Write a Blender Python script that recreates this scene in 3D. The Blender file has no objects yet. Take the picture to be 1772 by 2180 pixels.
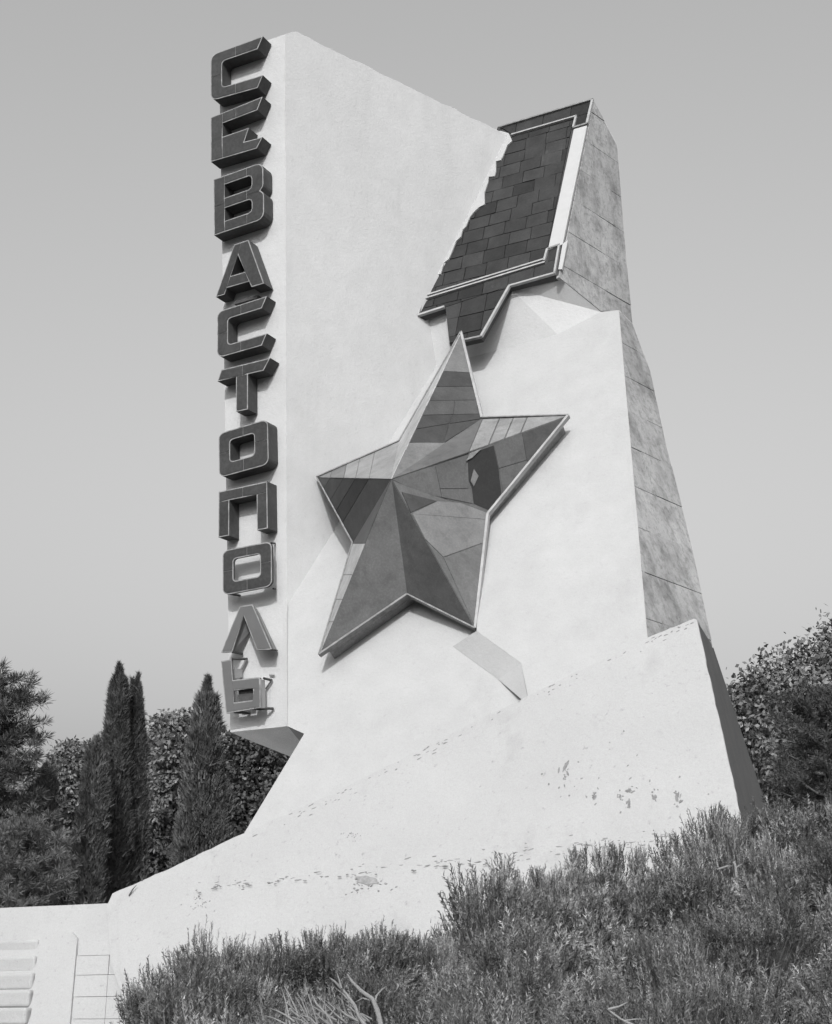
import bpy, bmesh, random
import numpy as np
from math import *

random.seed(7); RNG = np.random.default_rng(11)
sc = bpy.context.scene
COL = sc.collection

# ------------------------------------------------------------------ camera
FOC = 3000.0; PITCH = radians(20.3); EYE = np.array([0, 0, 1.7])
cam = bpy.data.cameras.new('camera'); camo = bpy.data.objects.new('camera', cam); COL.objects.link(camo)
camo.location = EYE; camo.rotation_euler = (pi/2 + PITCH, 0, 0)
cam.sensor_fit = 'VERTICAL'; cam.sensor_height = 24; cam.lens = FOC/2180*24
cam.clip_start = .1; cam.clip_end = 4000
sc.camera = camo

# ------------------------------------------------------------------ light
SUN_AZ = (-.10, -.995); SUN_EL = radians(29)
S = np.array([SUN_AZ[0]*cos(SUN_EL), SUN_AZ[1]*cos(SUN_EL), sin(SUN_EL)])
w = bpy.data.worlds.new('World'); sc.world = w; w.use_nodes = True
nt = w.node_tree; nt.nodes.clear()
sky = nt.nodes.new('ShaderNodeTexSky'); sky.sky_type = 'NISHITA'; sky.sun_disc = False
sky.sun_elevation = SUN_EL; sky.sun_rotation = atan2(S[0], S[1]); sky.altitude = 200
sky.dust_density = 10.0; sky.air_density = 3.9
bw = nt.nodes.new('ShaderNodeRGBToBW')          # black-and-white film
bg = nt.nodes.new('ShaderNodeBackground'); bg.inputs['Strength'].default_value = .15
ow = nt.nodes.new('ShaderNodeOutputWorld')
nt.links.new(sky.outputs[0], bw.inputs[0]); nt.links.new(bw.outputs[0], bg.inputs[0]); nt.links.new(bg.outputs[0], ow.inputs[0])
sl = bpy.data.lights.new('sun', 'SUN'); sl.energy = 2.0; sl.angle = radians(.55); sl.color = (1, 1, 1)
so = bpy.data.objects.new('sun', sl); COL.objects.link(so)
from mathutils import Vector
so.rotation_euler = Vector(S).to_track_quat('Z', 'Y').to_euler()
vs = sc.view_settings; vs.view_transform = 'Standard'; vs.look = 'None'; vs.exposure = .36; vs.gamma = 1
vs.use_curve_mapping = False

# ------------------------------------------------------------------ surveying helpers
def V(*a): return np.array(a, float)
def ray(u, v):
    X = (u-886)/FOC; Y = (1090-v)/FOC
    return V(X, cos(PITCH)-Y*sin(PITCH), sin(PITCH)+Y*cos(PITCH))
def at_y(u, v, y):
    r = ray(u, v); return EYE + r*(y/r[1])
def on(u, v, P, d=0.0):                       # point of plane P (moved d along its normal)
    p, n = P; r = ray(u, v); p = p + n*d
    return EYE + r*(np.dot(p-EYE, n)/np.dot(r, n))
def plane(p, a, b):
    n = np.cross(a, b); n = n/np.linalg.norm(n)
    if np.dot(n, EYE-p) < 0: n = -n
    return p, n
def shift(P, d): return P[0]+P[1]*d, P[1]
def az(d): return V(sin(radians(d)), cos(radians(d)), 0)
unit = lambda v: v/np.linalg.norm(v)

# ------------------------------------------------------------------ object helpers
def link(o, parent=None, mat=None):
    COL.objects.link(o)
    if parent is not None: o.parent = parent
    if mat is not None:
        for m in (mat if isinstance(mat, (list, tuple)) else [mat]): o.data.materials.append(m)
    return o
def tag(o, label=None, cat=None, group=None, kind=None):
    if label: o['label'] = label
    if cat: o['category'] = cat
    if group: o['group'] = group
    if kind: o['kind'] = kind
    return o
def empty(name, label, cat, group=None):
    o = bpy.data.objects.new(name, None); COL.objects.link(o); o.empty_display_size = .2
    return tag(o, label, cat, group)
def mesh_obj(name, verts, faces, mat, parent=None, mi=None, smooth=False):
    me = bpy.data.meshes.new(name)
    me.from_pydata([tuple(float(c) for c in v) for v in verts], [], faces); me.update()
    o = bpy.data.objects.new(name, me); link(o, parent, mat)
    if mi: me.polygons.foreach_set('material_index', mi)
    if smooth: me.polygons.foreach_set('use_smooth', [True]*len(me.polygons))
    return o
class MB:
    def __init__(s): s.v = []; s.f = []; s.m = []
    def prism(s, pts, vec, mf=0, ms=0, skip=()):      # polygon pts extruded by vec
        n = len(pts); b = len(s.v)
        pts = [np.asarray(p, float) for p in pts]
        s.v += pts + [p+vec for p in pts]
        nn = sum((np.cross(pts[i]-pts[0], pts[(i+1) % n]-pts[0]) for i in range(n)), V(0, 0, 0))
        flip = np.dot(nn, vec) > 0
        fr = list(range(b, b+n)); bk = list(range(b+n, b+2*n))
        s.f.append(fr[::-1] if flip else fr); s.m.append(mf)
        s.f.append(bk if flip else bk[::-1]); s.m.append(ms)
        for i in range(n):
            if i in skip: continue
            j = (i+1) % n
            q = [b+i, b+j, b+n+j, b+n+i]
            s.f.append(q if flip else q[::-1]); s.m.append(ms)
        return s
    def box(s, p, a, b, c, m=0):                      # corner p and three edge vectors
        return s.prism([p, p+a, p+a+b, p+b], c, m, m)
    def bar(s, p, q, wdt, nrm, thick, m=0):           # strip from p to q lying on a surface with normal nrm
        d = unit(q-p); sd = np.cross(d, nrm)*wdt/2
        return s.prism([p-sd, q-sd, q+sd, p+sd], nrm*thick, m, m)
    def tube(s, pts, rad, k=6, m=0):
        rings = []
        for i, p in enumerate(pts):
            p = np.asarray(p, float)
            d = unit(np.asarray(pts[min(i+1, len(pts)-1)], float)-np.asarray(pts[max(i-1, 0)], float))
            a = unit(np.cross(d, V(.3, .9, .31))); c = np.cross(d, a)
            b = len(s.v)
            for j in range(k):
                t = 2*pi*j/k; s.v.append(p+(a*cos(t)+c*sin(t))*rad[i])
            rings.append(b)
        for r0, r1 in zip(rings, rings[1:]):
            for j in range(k):
                jj = (j+1) % k
                s.f.append([r0+j, r0+jj, r1+jj, r1+j]); s.m.append(m)
        s.f.append([rings[-1]+j for j in range(k)]); s.m.append(m)
        return s
    def build(s, name, mat, parent=None, smooth=False):
        return mesh_obj(name, s.v, s.f, mat, parent, s.m, smooth)
def solid(name, pts, vec, mat, parent=None):
    return MB().prism(pts, vec).build(name, mat, parent)

def clip(poly, p, n):                                 # keep the 2-D side where (x-p).n >= 0
    out = []
    for i in range(len(poly)):
        a, b = poly[i], poly[(i+1) % len(poly)]
        da = (a[0]-p[0])*n[0]+(a[1]-p[1])*n[1]; db = (b[0]-p[0])*n[0]+(b[1]-p[1])*n[1]
        if da >= 0: out.append(a)
        if (da >= 0) != (db >= 0):
            t = da/(da-db); out.append((a[0]+(b[0]-a[0])*t, a[1]+(b[1]-a[1])*t))
    return out
def clip_box(poly, x0, x1, y0, y1):
    for p, n in (((x0, 0), (1, 0)), ((x1, 0), (-1, 0)), ((0, y0), (0, 1)), ((0, y1), (0, -1))):
        poly = clip(poly, p, n)
        if len(poly) < 3: return []
    return poly
def area2(p): return sum(p[i][0]*p[(i+1) % len(p)][1]-p[(i+1) % len(p)][0]*p[i][1] for i in range(len(p)))/2
def inset(poly, dist):                                # dist: one number, or one per edge
    n = len(poly); s = 1 if area2(poly) > 0 else -1
    if not isinstance(dist, (list, tuple)): dist = [dist]*n
    L_ = []
    for i in range(n):
        a, b = poly[i], poly[(i+1) % n]; dx, dy = b[0]-a[0], b[1]-a[1]; l = hypot(dx, dy) or 1e-9
        nx, ny = -dy/l*s, dx/l*s
        L_.append((a[0]+nx*dist[i], a[1]+ny*dist[i], dx/l, dy/l))
    out = []
    for i in range(n):
        x1, y1, ax, ay = L_[i-1]; x2, y2, bx, by = L_[i]
        c = ax*by-ay*bx
        if abs(c) < 1e-4: out.append((x2, y2)); continue
        t = ((x2-x1)*by-(y2-y1)*bx)/c
        q = (x1+ax*t, y1+ay*t); lim = 3*max(dist[i-1], dist[i])
        if hypot(q[0]-poly[i][0], q[1]-poly[i][1]) > lim: q = ((x2+poly[i][0])/2, (y2+poly[i][1])/2)
        out.append(q)
    return out
class Frame:                                          # 2-D coordinates on a plane
    def __init__(s, o, x, n):
        s.o = o; s.n = n; s.x = unit(x-n*np.dot(x, n)); s.y = np.cross(n, s.x)
        if s.y[2] < 0: s.y = -s.y
    def to2(s, p): d = p-s.o; return (float(d@s.x), float(d@s.y))
    def to3(s, q, h=0): return s.o+s.x*q[0]+s.y*q[1]+s.n*h

# ------------------------------------------------------------------ materials (all greys: the film is black and white)
def grey(v): return (v, v, v, 1)
def new_mat(name):
    m = bpy.data.materials.new(name); m.use_nodes = True
    return m, m.node_tree, m.node_tree.nodes['Principled BSDF']
def noise(nt, vec, scale, detail=6, rough=.6, stretch=None):
    src = vec
    if stretch:
        mp = nt.nodes.new('ShaderNodeMapping'); mp.inputs['Scale'].default_value = stretch
        nt.links.new(vec, mp.inputs[0]); src = mp.outputs[0]
    n = nt.nodes.new('ShaderNodeTexNoise'); n.inputs['Scale'].default_value = scale
    n.inputs['Detail'].default_value = detail; n.inputs['Roughness'].default_value = rough
    nt.links.new(src, n.inputs['Vector']); return n.outputs['Fac']
def remap(nt, fac, a, b, lo, hi):
    m = nt.nodes.new('ShaderNodeMapRange'); m.inputs[1].default_value = a; m.inputs[2].default_value = b
    m.inputs[3].default_value = lo; m.inputs[4].default_value = hi; nt.links.new(fac, m.inputs[0]); return m.outputs[0]
def mul(nt, *fs):
    r = fs[0]
    for f in fs[1:]:
        m = nt.nodes.new('ShaderNodeMath'); m.operation = 'MULTIPLY'
        nt.links.new(r, m.inputs[0])
        if isinstance(f, (int, float)): m.inputs[1].default_value = f
        else: nt.links.new(f, m.inputs[1])
        r = m.outputs[0]
    return r
def bump(nt, bsdf, h, strength, dist=.02):
    b = nt.nodes.new('ShaderNodeBump'); b.inputs['Strength'].default_value = strength; b.inputs['Distance'].default_value = dist
    nt.links.new(h, b.inputs['Height']); nt.links.new(b.outputs[0], bsdf.inputs['Normal'])
def objc(nt): return nt.nodes.new('ShaderNodeTexCoord').outputs['Object']
def rough_mat(name, base, layers, rough=.85, bump_s=.3, bump_scale=30, obj_rand=0, island=0, spec=.3):
    """base grey times noise layers (scale, a, b, lo, hi, stretch)"""
    m, nt, b = new_mat(name); oc = objc(nt)
    f = None
    for sc_, a, bb, lo, hi, st in layers:
        r = remap(nt, noise(nt, oc, sc_, stretch=st), a, bb, lo, hi)
        f = r if f is None else mul(nt, f, r)
    if obj_rand:
        oi = nt.nodes.new('ShaderNodeObjectInfo'); r = remap(nt, oi.outputs['Random'], 0, 1, 1-obj_rand, 1+obj_rand)
        f = r if f is None else mul(nt, f, r)
    if island:
        g = nt.nodes.new('ShaderNodeNewGeometry'); r = remap(nt, g.outputs['Random Per Island'], 0, 1, 1-island, 1+island)
        f = r if f is None else mul(nt, f, r)
    if f is None: b.inputs['Base Color'].default_value = grey(base)
    else:
        f = mul(nt, f, base)
        nt.links.new(f, b.inputs['Base Color'])
    b.inputs['Roughness'].default_value = rough
    b.inputs['Specular IOR Level'].default_value = spec
    if bump_s: bump(nt, b, noise(nt, oc, bump_scale, 8, .65), bump_s)
    return m

PLASTER = rough_mat('white_plaster', .50, [(.5, .3, .7, .95, 1.03, None), (3, .35, .7, .95, 1.02, None), (14, .60, .78, 1, .86, None),
                                           (60, .3, .7, .95, 1.04, None), (230, .3, .7, .91, 1.08, None), (1.6, .56, .8, 1, .9, (1, 1, .1)), (2.2, .66, .8, 1, .86, (1, 1, .25))], .9, .35, 18)
PLASTER_W = rough_mat('sun_offset_plaster', .395, [(.5, .3, .7, .95, 1.03, None), (3, .35, .7, .95, 1.02, None), (14, .60, .78, 1, .88, None), (60, .3, .7, .95, 1.04, None), (230, .3, .7, .91, 1.08, None), (1.6, .56, .8, 1, .9, (1, 1, .1)), (2.2, .66, .8, 1, .88, (1, 1, .25))], .9, .35, 18)  # same white plaster, colour lowered to offset the sun on these faces
PLASTER_B = rough_mat('weathered_toned_plaster', .38, [(.8, .3, .7, .94, 1.03, None), (4, .62, .8, 1, .84, None), (16, .62, .75, 1, .72, None),
                                                 (60, .3, .7, .94, 1.05, None), (230, .3, .7, .91, 1.08, None), (1.3, .6, .75, 1, .85, (1, 1, .5))], .92, .5, 12)  # weathered; base colour also lowered to offset the sun on the base
CONC = rough_mat('stained_concrete', .355, [(1.1, .3, .7, .78, 1.1, (1, 1, .4)), (4.5, .5, .7, 1, .72, (1, 1, .2)), (3.2, .48, .66, 1, .68, (1, 1, .7)), (11, .5, .66, 1, .74, None), (26, .55, .7, 1, .68, (1, 1, .4)),
                                           (80, .3, .7, .86, 1.1, None)], .92, .6, 16, obj_rand=.09)
CONC_SHADE = rough_mat('raw_concrete_shaded', .11, [(2, .3, .7, .9, 1.1, None), (60, .3, .7, .8, 1.15, None)], .95, .7, 24)  # shade of the base flank is put into this dark colour
CONC_U = rough_mat('lightened_soffit', .8, [(2, .3, .7, .9, 1.1, None), (70, .3, .7, .86, 1.1, None)], .95, .5, 20)  # underside colour raised in place of missing bounce light
CHIP = rough_mat('bare_patch', .225, [(14, .3, .7, .7, 1.2, None)], .95, .8, 40)
TILE = rough_mat('dark_ribbon_tile', .033, [(3, .3, .7, .75, 1.25, None), (30, .35, .7, .85, 1.15, None), (9, .62, .75, 1, 1.4, (1, 1, .3))], .55, .15, 20, obj_rand=.32, spec=.15)
TRIM = rough_mat('pale_metal_trim', .33, [(8, .3, .7, .8, 1.15, None)], .45, .1, 40, spec=.5)
TRIM_D = rough_mat('dull_metal_edge', .2, [(12, .3, .7, .6, 1.25, None)], .5, .1, 40, spec=.5)
STRIPE = rough_mat('white_stripe_paint', .42, [(6, .3, .7, .95, 1.03, None)], .6, .1, 20)
L_FACE = rough_mat('dark_letter_enamel', .043, [(2.5, .3, .7, .8, 1.2, None), (20, .4, .75, .9, 1.25, None)], .5, .12, 14, obj_rand=.1, spec=.25)
L_SIDE = rough_mat('dark_letter_side', .055, [(3, .3, .7, .75, 1.3, None), (18, .5, .75, 1, 1.4, None)], .6, .15, 14, obj_rand=.12)
L_PALE = rough_mat('faded_letter_enamel', .115, [(3, .3, .7, .92, 1.08, None)], .5, .1, 14)
L_PSIDE = rough_mat('faded_letter_side', .24, [(3, .3, .7, .8, 1.1, None)], .6, .1, 14)
L_EDGE = rough_mat('letter_edge_metal', .26, [(9, .3, .7, .55, 1.3, None)], .5, .1, 30, spec=.4)
WALLSTAIN = rough_mat('grimy_plaster', .27, [(7, .3, .7, .8, 1.2, None), (30, .4, .7, .85, 1.1, None)], .92, .3, 20)
def metal(name, v): return rough_mat(name, v, [(2.2, .3, .7, .82, 1.14, None), (7, .48, .72, 1, .78, None), (40, .45, .75, .9, 1.15, None), (4, .55, .75, 1, 1.18, (1, 1, .2))], .55, .3, 5, obj_rand=.08, spec=.3)
ST = {k: metal('star_sheet_'+n, v) for k, n, v in ((0, 'black', .03), (1, 'dark', .052), (2, 'mid_dark', .08), (3, 'mid', .115), (4, 'pale', .155), (5, 'light', .235), (6, 'bare', .40))}  # bare tone: light reflected by the left-facing slivers, put into the colour
BARK = rough_mat('bark', .10, [(6, .3, .7, .6, 1.3, (1, 1, .2))], .9, .8, 30)
DEADWOOD = rough_mat('bleached_deadwood', .24, [(8, .3, .7, .7, 1.2, (1, 1, .2))], .85, .6, 40)
def leaf_mat(name, v, rough=.6, island=.45, spec=.3):
    m = rough_mat(name, v, [(1.1, .3, .7, .72, 1.28, None), (6, .38, .62, .72, 1.22, None)], rough, 0, 1, island=island, spec=spec)
    return m
LF_CYP = leaf_mat('cypress_foliage', .085); LF_CYP_D = leaf_mat('dark_cypress_foliage', .068)
LF_PINE = leaf_mat('pine_needles', .066); LF_BROAD = leaf_mat('broadleaf_foliage', .15, .45, .4, .45)
LF_BROAD_D = leaf_mat('dark_broadleaf_foliage', .075, .5, .4, .4)  # darker copy; paints the monument's shadow on the tree behind the flank
LF_SHRUB = leaf_mat('heath_shoots', .138, .5, .2)
_nt = LF_SHRUB.node_tree; _b = _nt.nodes['Principled BSDF']; _src = _b.inputs['Base Color'].links[0].from_socket
_at = _nt.nodes.new('ShaderNodeAttribute'); _at.attribute_name = 'tone'
_nt.links.new(mul(_nt, _src, _at.outputs['Fac']), _b.inputs['Base Color'])
LF_JUN = leaf_mat('juniper_foliage', .105)
SOIL = rough_mat('soil', .06, [(1.5, .3, .7, .7, 1.3, None), (25, .3, .7, .7, 1.2, None)], .95, .6, 20)
SHRUBCORE = rough_mat('shrub_twigs', .04, [(20, .3, .7, .6, 1.4, None)], .95, .8, 40)

# ================================================================== MONUMENT
L = az(-64); M = az(56); R = -L
UPZ = V(0, 0, 1)
eb = at_y(612, 1546, 19); et = at_y(607, 73, 18.0)
SLAB = plane(eb, et-eb, M)                      # big white face of the tall slab
LET = plane(eb, et-eb, L)                       # narrow face with the letters
i0 = on(1085, 290, SLAB); i1 = on(930, 600, SLAB)
RIB = plane(i0, i1-i0, L)                       # ribbon (and star) plane
Mb = az(44)
s0 = on(1190, 590, RIB); s1 = on(1265, 215, RIB)
BSIDE = plane(s0, s1-s0, Mb)                    # right flank of the ribbon block
q1 = on(1280, 663, RIB, -.60); q2 = on(1012, 1340, RIB, -.07)
STW = plane(q1, q2-q1, L)                       # wall behind the star
a0 = on(1318, 660, STW); a1 = on(1378, 1345, STW)
LSIDE = plane(a0, a1-a0, Mb)
nh = V(-L[1], L[0], 0); nh = nh if nh[1] < 0 else -nh
BASE = plane(on(1378, 1350, STW, .16), L, UPZ*cos(radians(25))+nh*-sin(radians(25)))

mon = empty('monument', 'tall white concrete city monument with a slanting slab, ribbon block and wedge base', 'monument')
mon_base = on(900, 1990, BASE)
def part(name, pts, vec, mat, parent=None): return solid(name, pts, vec, mat, parent or mon)

# --- the tall slab
SW_ = 1.02
slab_out = [et, on(1085, 290, SLAB), on(1120, 330, SLAB), on(1000, 700, SLAB), on(720, 1300, SLAB),
            on(740, 1600, SLAB), on(648, 1562, SLAB), eb]
mb = MB()
top_e = [et, on(622, 68, SLAB), on(633, 67, SLAB)]+[on(630+455*t+random.uniform(-2, 2), 68+222*t+random.uniform(-1.6, 1.2), SLAB) for t in np.linspace(.03, .97, 34)]
k_top = len(top_e)-1
slab_out = top_e+slab_out[1:]
n = len(slab_out)
left = []
for p in slab_out:
    t_ = (p[2]-eb[2])/(et[2]-eb[2]); left.append(p+L*(.92+.3*t_))
mb.v = slab_out+left
mb.f = [list(range(n))[::-1], list(range(n, 2*n))]
mb.m = [0, 0]
for i in range(n):
    j = (i+1) % n; mb.f.append([i, j, n+j, n+i]); mb.m.append(1 if i in (5+k_top, 6+k_top) else 0)
slab = mb.build('tall_slab', [PLASTER, CONC_U], mon)
bm = bmesh.new(); bm.from_mesh(slab.data); bmesh.ops.recalc_face_normals(bm, faces=bm.faces); bm.to_mesh(slab.data); bm.free()

# --- ribbon block core (raw concrete) with cast panels on its flank
side_px = [(1190, 590), (1265, 215), (1315, 310), (1337, 588), (1348, 692), (1318, 661), (1280, 663)]
blk = part('ribbon_block', [on(u, v, BSIDE, -.05) for u, v in side_px], L*2.55, PLASTER)
lo_px = [(1318, 660), (1348, 690), (1385, 790), (1420, 950), (1470, 1150), (1500, 1290), (1519, 1378), (1470, 1425), (1392, 1470), (1378, 1345)]
body = part('lower_body', [on(u, v, LSIDE, -.05) for u, v in lo_px], L*1.6, PLASTER)
def panels(px, P, xdir, dx, dy, x_off, y_off, gap, thick, mat, name, parent, skew=True):
    fr = Frame(on(*px[0], P), xdir, P[1]); poly = [fr.to2(on(u, v, P)) for u, v in px]
    if area2(poly) < 0: poly = poly[::-1]
    xs = [p[0] for p in poly]; ys = [p[1] for p in poly]
    r = 0; y = min(ys)-dy+y_off
    while y < max(ys):
        x = min(xs)-dx+x_off+(dx*.5 if (r % 2 and skew) else 0)
        while x < max(xs):
            c = clip_box(poly, x, x+dx, y, y+dy)
            if len(c) >= 3 and abs(area2(c)) > .006:
                c = inset(c, gap/2); h = thick+random.uniform(-.006, .006)
                # start behind the face, finish on it
                MB().prism([fr.to3(q, h-thick) for q in c], -fr.n*(thick+.005), 0, 0).build(name, mat, parent)
            x += dx
        y += dy; r += 1
panels(side_px, BSIDE, Mb, .92, .70, .3, .45, .009, .05, CONC, 'concrete_panel', blk)
panels(lo_px, LSIDE, Mb, .95, .72, .2, .3, .008, .05, CONC, 'concrete_panel', body)

# --- soffit under the ribbon block and star wall
top_px = [(1318, 660), (1280, 664), (1187, 712), (1000, 765)]
sof = MB()
for quad in ([on(1085, 612, RIB, -.08), on(1190, 591, RIB, -.08), on(1280, 664, STW), on(1187, 712, STW)],
             [on(850, 680, RIB, -.08), on(1085, 612, RIB, -.08), on(1187, 712, STW), on(850, 800, STW)]):
    b = len(sof.v); sof.v += quad; sof.f.append([b, b+1, b+2, b+3]); sof.m.append(0)
sof.build('soffit', PLASTER, mon)
wall_up = [on(u, v, STW) for u, v in [(1318, 660), (1280, 664), (1187, 712), (870, 775), (690, 1020), (614, 1290), (613, 1546), (648, 1562), (508, 1794), (900, 1680), (1390, 1500), (1378, 1347)]]
part('star_wall', wall_up, -STW[1]*.6, PLASTER_W)
wl = [on(u, v, STW, -d) for u, v, d in ((1335, 968, -.006), (1222, 892, -.05), (1030, 1098, -.09), (1015, 1343, -.15), (1110, 1412, -.13), (1128, 1502, -.10), (1398, 1500, -.006), (1378, 1345, -.006))]
part('star_wall', wl, -STW[1]*.55, PLASTER_W)
fm = MB(); fm.v = [on(1015, 1343, STW, .148), on(1110, 1412, STW, .128), on(1061, 1446, STW, .003), on(964, 1376, STW, .003)]; fm.v.append(on(1127, 1503, STW, .098)); fm.f = [[0, 1, 2, 3], [1, 4, 2]]; fm.m = [0, 0]
fm.build('undercut_facet', PLASTER_W, mon)

# --- wedge base
base_px = [(228, 1928), (240, 1902), (300, 1876), (380, 1840), (450, 1807), (520, 1774), (685, 1700), (870, 1608), (992, 1546), (1165, 1461), (1378, 1358), (1478, 1317), (1484, 1320), (1577, 1735), (1600, 1835), (1250, 2000), (900, 2170), (300, 2230), (236, 2050)]
bpx = []
for i, (a, b) in enumerate(zip(base_px, base_px[1:]+base_px[:1])):
    bpx.append(a)
    if 0 < i < 13:
        m_ = int(hypot(b[0]-a[0], b[1]-a[1])/16)
        for k in range(1, m_): bpx.append((a[0]+(b[0]-a[0])*k/m_+random.uniform(-1, 1), a[1]+(b[1]-a[1])*k/m_+random.uniform(-1.3, 1.3)))
bverts = [on(u, v, BASE) for u, v in bpx]
wedge = part('wedge_base', bverts, -BASE[1]*.05, PLASTER_B)
foot_px = [(236+t*1350+random.uniform(-4, 4), 1936-30*min(1, t*5)-118*max(0, t-.12)+random.uniform(-3, 3)*(1+(random.random() < .2)*1.5)) for t in np.linspace(.015, .93, 95)]
part('plinth_band', [on(u, v, BASE, .035) for u, v in foot_px+[(1560, 1850), (1250, 1995), (900, 2165), (310, 2225), (255, 2060)]], -BASE[1]*.05, PLASTER_B)
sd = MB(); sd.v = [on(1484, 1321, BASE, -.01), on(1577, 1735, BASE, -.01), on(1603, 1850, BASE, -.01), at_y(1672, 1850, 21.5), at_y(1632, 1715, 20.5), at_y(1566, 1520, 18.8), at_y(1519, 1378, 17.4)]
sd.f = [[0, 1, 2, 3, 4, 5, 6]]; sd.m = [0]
sd.build('base_flank', CONC_SHADE, mon)

# plaster flaked off the base, and the crumbling band near its foot
FB = Frame(on(900, 1700, BASE), R, BASE[1])
def flake(mbuf, u, v, wpx, hpx, rot=0, k=9, lift=.003):
    c = FB.to2(on(u, v, BASE)); sx = wpx/172; sy = hpx/165; pts = []
    for j in range(k):
        t = 2*pi*j/k; rr = random.uniform(.55, 1.1)
        x, y = cos(t)*sx/2*rr, sin(t)*sy/2*rr
        pts.append(FB.to3((c[0]+x*cos(rot)-y*sin(rot), c[1]+x*sin(rot)+y*cos(rot)), lift+(.037 if v > 1925-118*max(0, (u-236)/1350-.12)-30 and v > 1800 else 0)))
    mbuf.prism(pts, -FB.n*.008)
z7 = lambda x, y: (x/2.583+1100, y/2.583+1280)
for x, y, ww, hh, r in ((270, 905, 14, 40, -.35), (618, 1040, 20, 12, .2), (882, 1075, 16, 30, -.1), (618, 1115, 9, 26, .1), (430, 1080, 10, 18, -.3), (760, 1080, 10, 20, -.2), (570, 1075, 10, 10, 0)):
    b_ = MB(); u_, v_ = z7(x, y); flake(b_, u_, v_, ww*.62, hh*.7, r, 16)
    for q in range(9): flake(b_, u_+random.gauss(0, ww*.42), v_+random.gauss(0, hh*.4), random.uniform(2, ww*.45), random.uniform(2, hh*.35), random.uniform(-1, 1), 9, .003+.0006*q)
    b_.build('bare_patch', CHIP, wedge)
b_ = MB()
for x, y in ((513, 777), (513, 815), (590, 715), (663, 847), (612, 905), (340, 885), (358, 975), (453, 972), (268, 980), (233, 1027), (290, 1070), (385, 1075), (447, 1030), (662, 1027), (733, 988), (897, 965), (778, 1037), (1055, 1060), (573, 1160), (320, 1018), (140, 950), (178, 1005), (243, 1075), (625, 975)):
    u_, v_ = z7(x, y); flake(b_, u_, v_, random.uniform(2, 5), random.uniform(3, 7), random.uniform(-1, 1), 6)
for k in range(150):                                  # crumbling line low on the base
    t_ = random.random(); u_ = 420+t_*1030; v_ = 1893-108*t_+random.gauss(0, 9)
    flake(b_, u_, v_, random.uniform(3, 15), random.uniform(1.2, 3.5), random.uniform(-.1, .25), 7)
for k in range(26): flake(b_, 790+random.gauss(0, 26), 1893+random.gauss(0, 9), random.uniform(3, 9), random.uniform(2, 5), random.uniform(-.5, .6), 7)
for k in range(26): flake(b_, 430+random.gauss(0, 13), 1928+random.gauss(0, 9), random.uniform(2, 6), random.uniform(1, 2.5), random.uniform(-1.4, 1.4), 6)
for k in range(20): flake(b_, 750+random.gauss(0, 12), 1778+random.gauss(0, 8), random.uniform(2, 4), random.uniform(1.5, 3), random.uniform(-1, 1), 6)
edge = base_px[5:12]
for k in range(75):                                   # cracks along the top edge
    s_ = random.random()*(len(edge)-1.001); i = int(s_); f_ = s_-i
    u_ = edge[i][0]*(1-f_)+edge[i+1][0]*f_; v_ = edge[i][1]*(1-f_)+edge[i+1][1]*f_
    flake(b_, u_, v_+random.uniform(5, 22)*random.random()+3, random.uniform(3, 13), random.uniform(1, 3), .46+random.uniform(-.2, .2), 7)
o_ = b_.build('plaster_chips', CHIP, wedge); o_['kind'] = 'stuff'
b_ = MB(); flake(b_, 785, 1878, 60, 20, -.15, 14, .004); b_.build('bare_patch', WALLSTAIN, wedge)

# --- plaster smeared ragged over the ribbon's left edge
z4 = lambda x, y: (x/3.338+860, y/3.338+180)
rag = [(690, 330), (745, 345), (770, 400), (735, 430), (712, 490), (690, 535), (655, 545), (655, 615), (645, 650), (603, 655), (600, 690), (572, 770), (575, 850), (535, 870), (498, 905), (470, 940), (440, 1010), (418, 1030), (405, 1080), (372, 1110), (345, 1180), (318, 1240), (285, 1265), (262, 1345), (210, 1352)]
rg = [on(*z4(x, y), RIB, .035) for x, y in rag]
bk = [on(z4(x, y)[0]-38, z4(x, y)[1], RIB, .035) for x, y in (rag[-1], rag[18], rag[12], rag[6], rag[0])]
part('ragged_plaster', rg+bk, -RIB[1]*.06, PLASTER_W)
# stains behind the letters' heads
WF = Frame(eb, R, LET[1])

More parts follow.
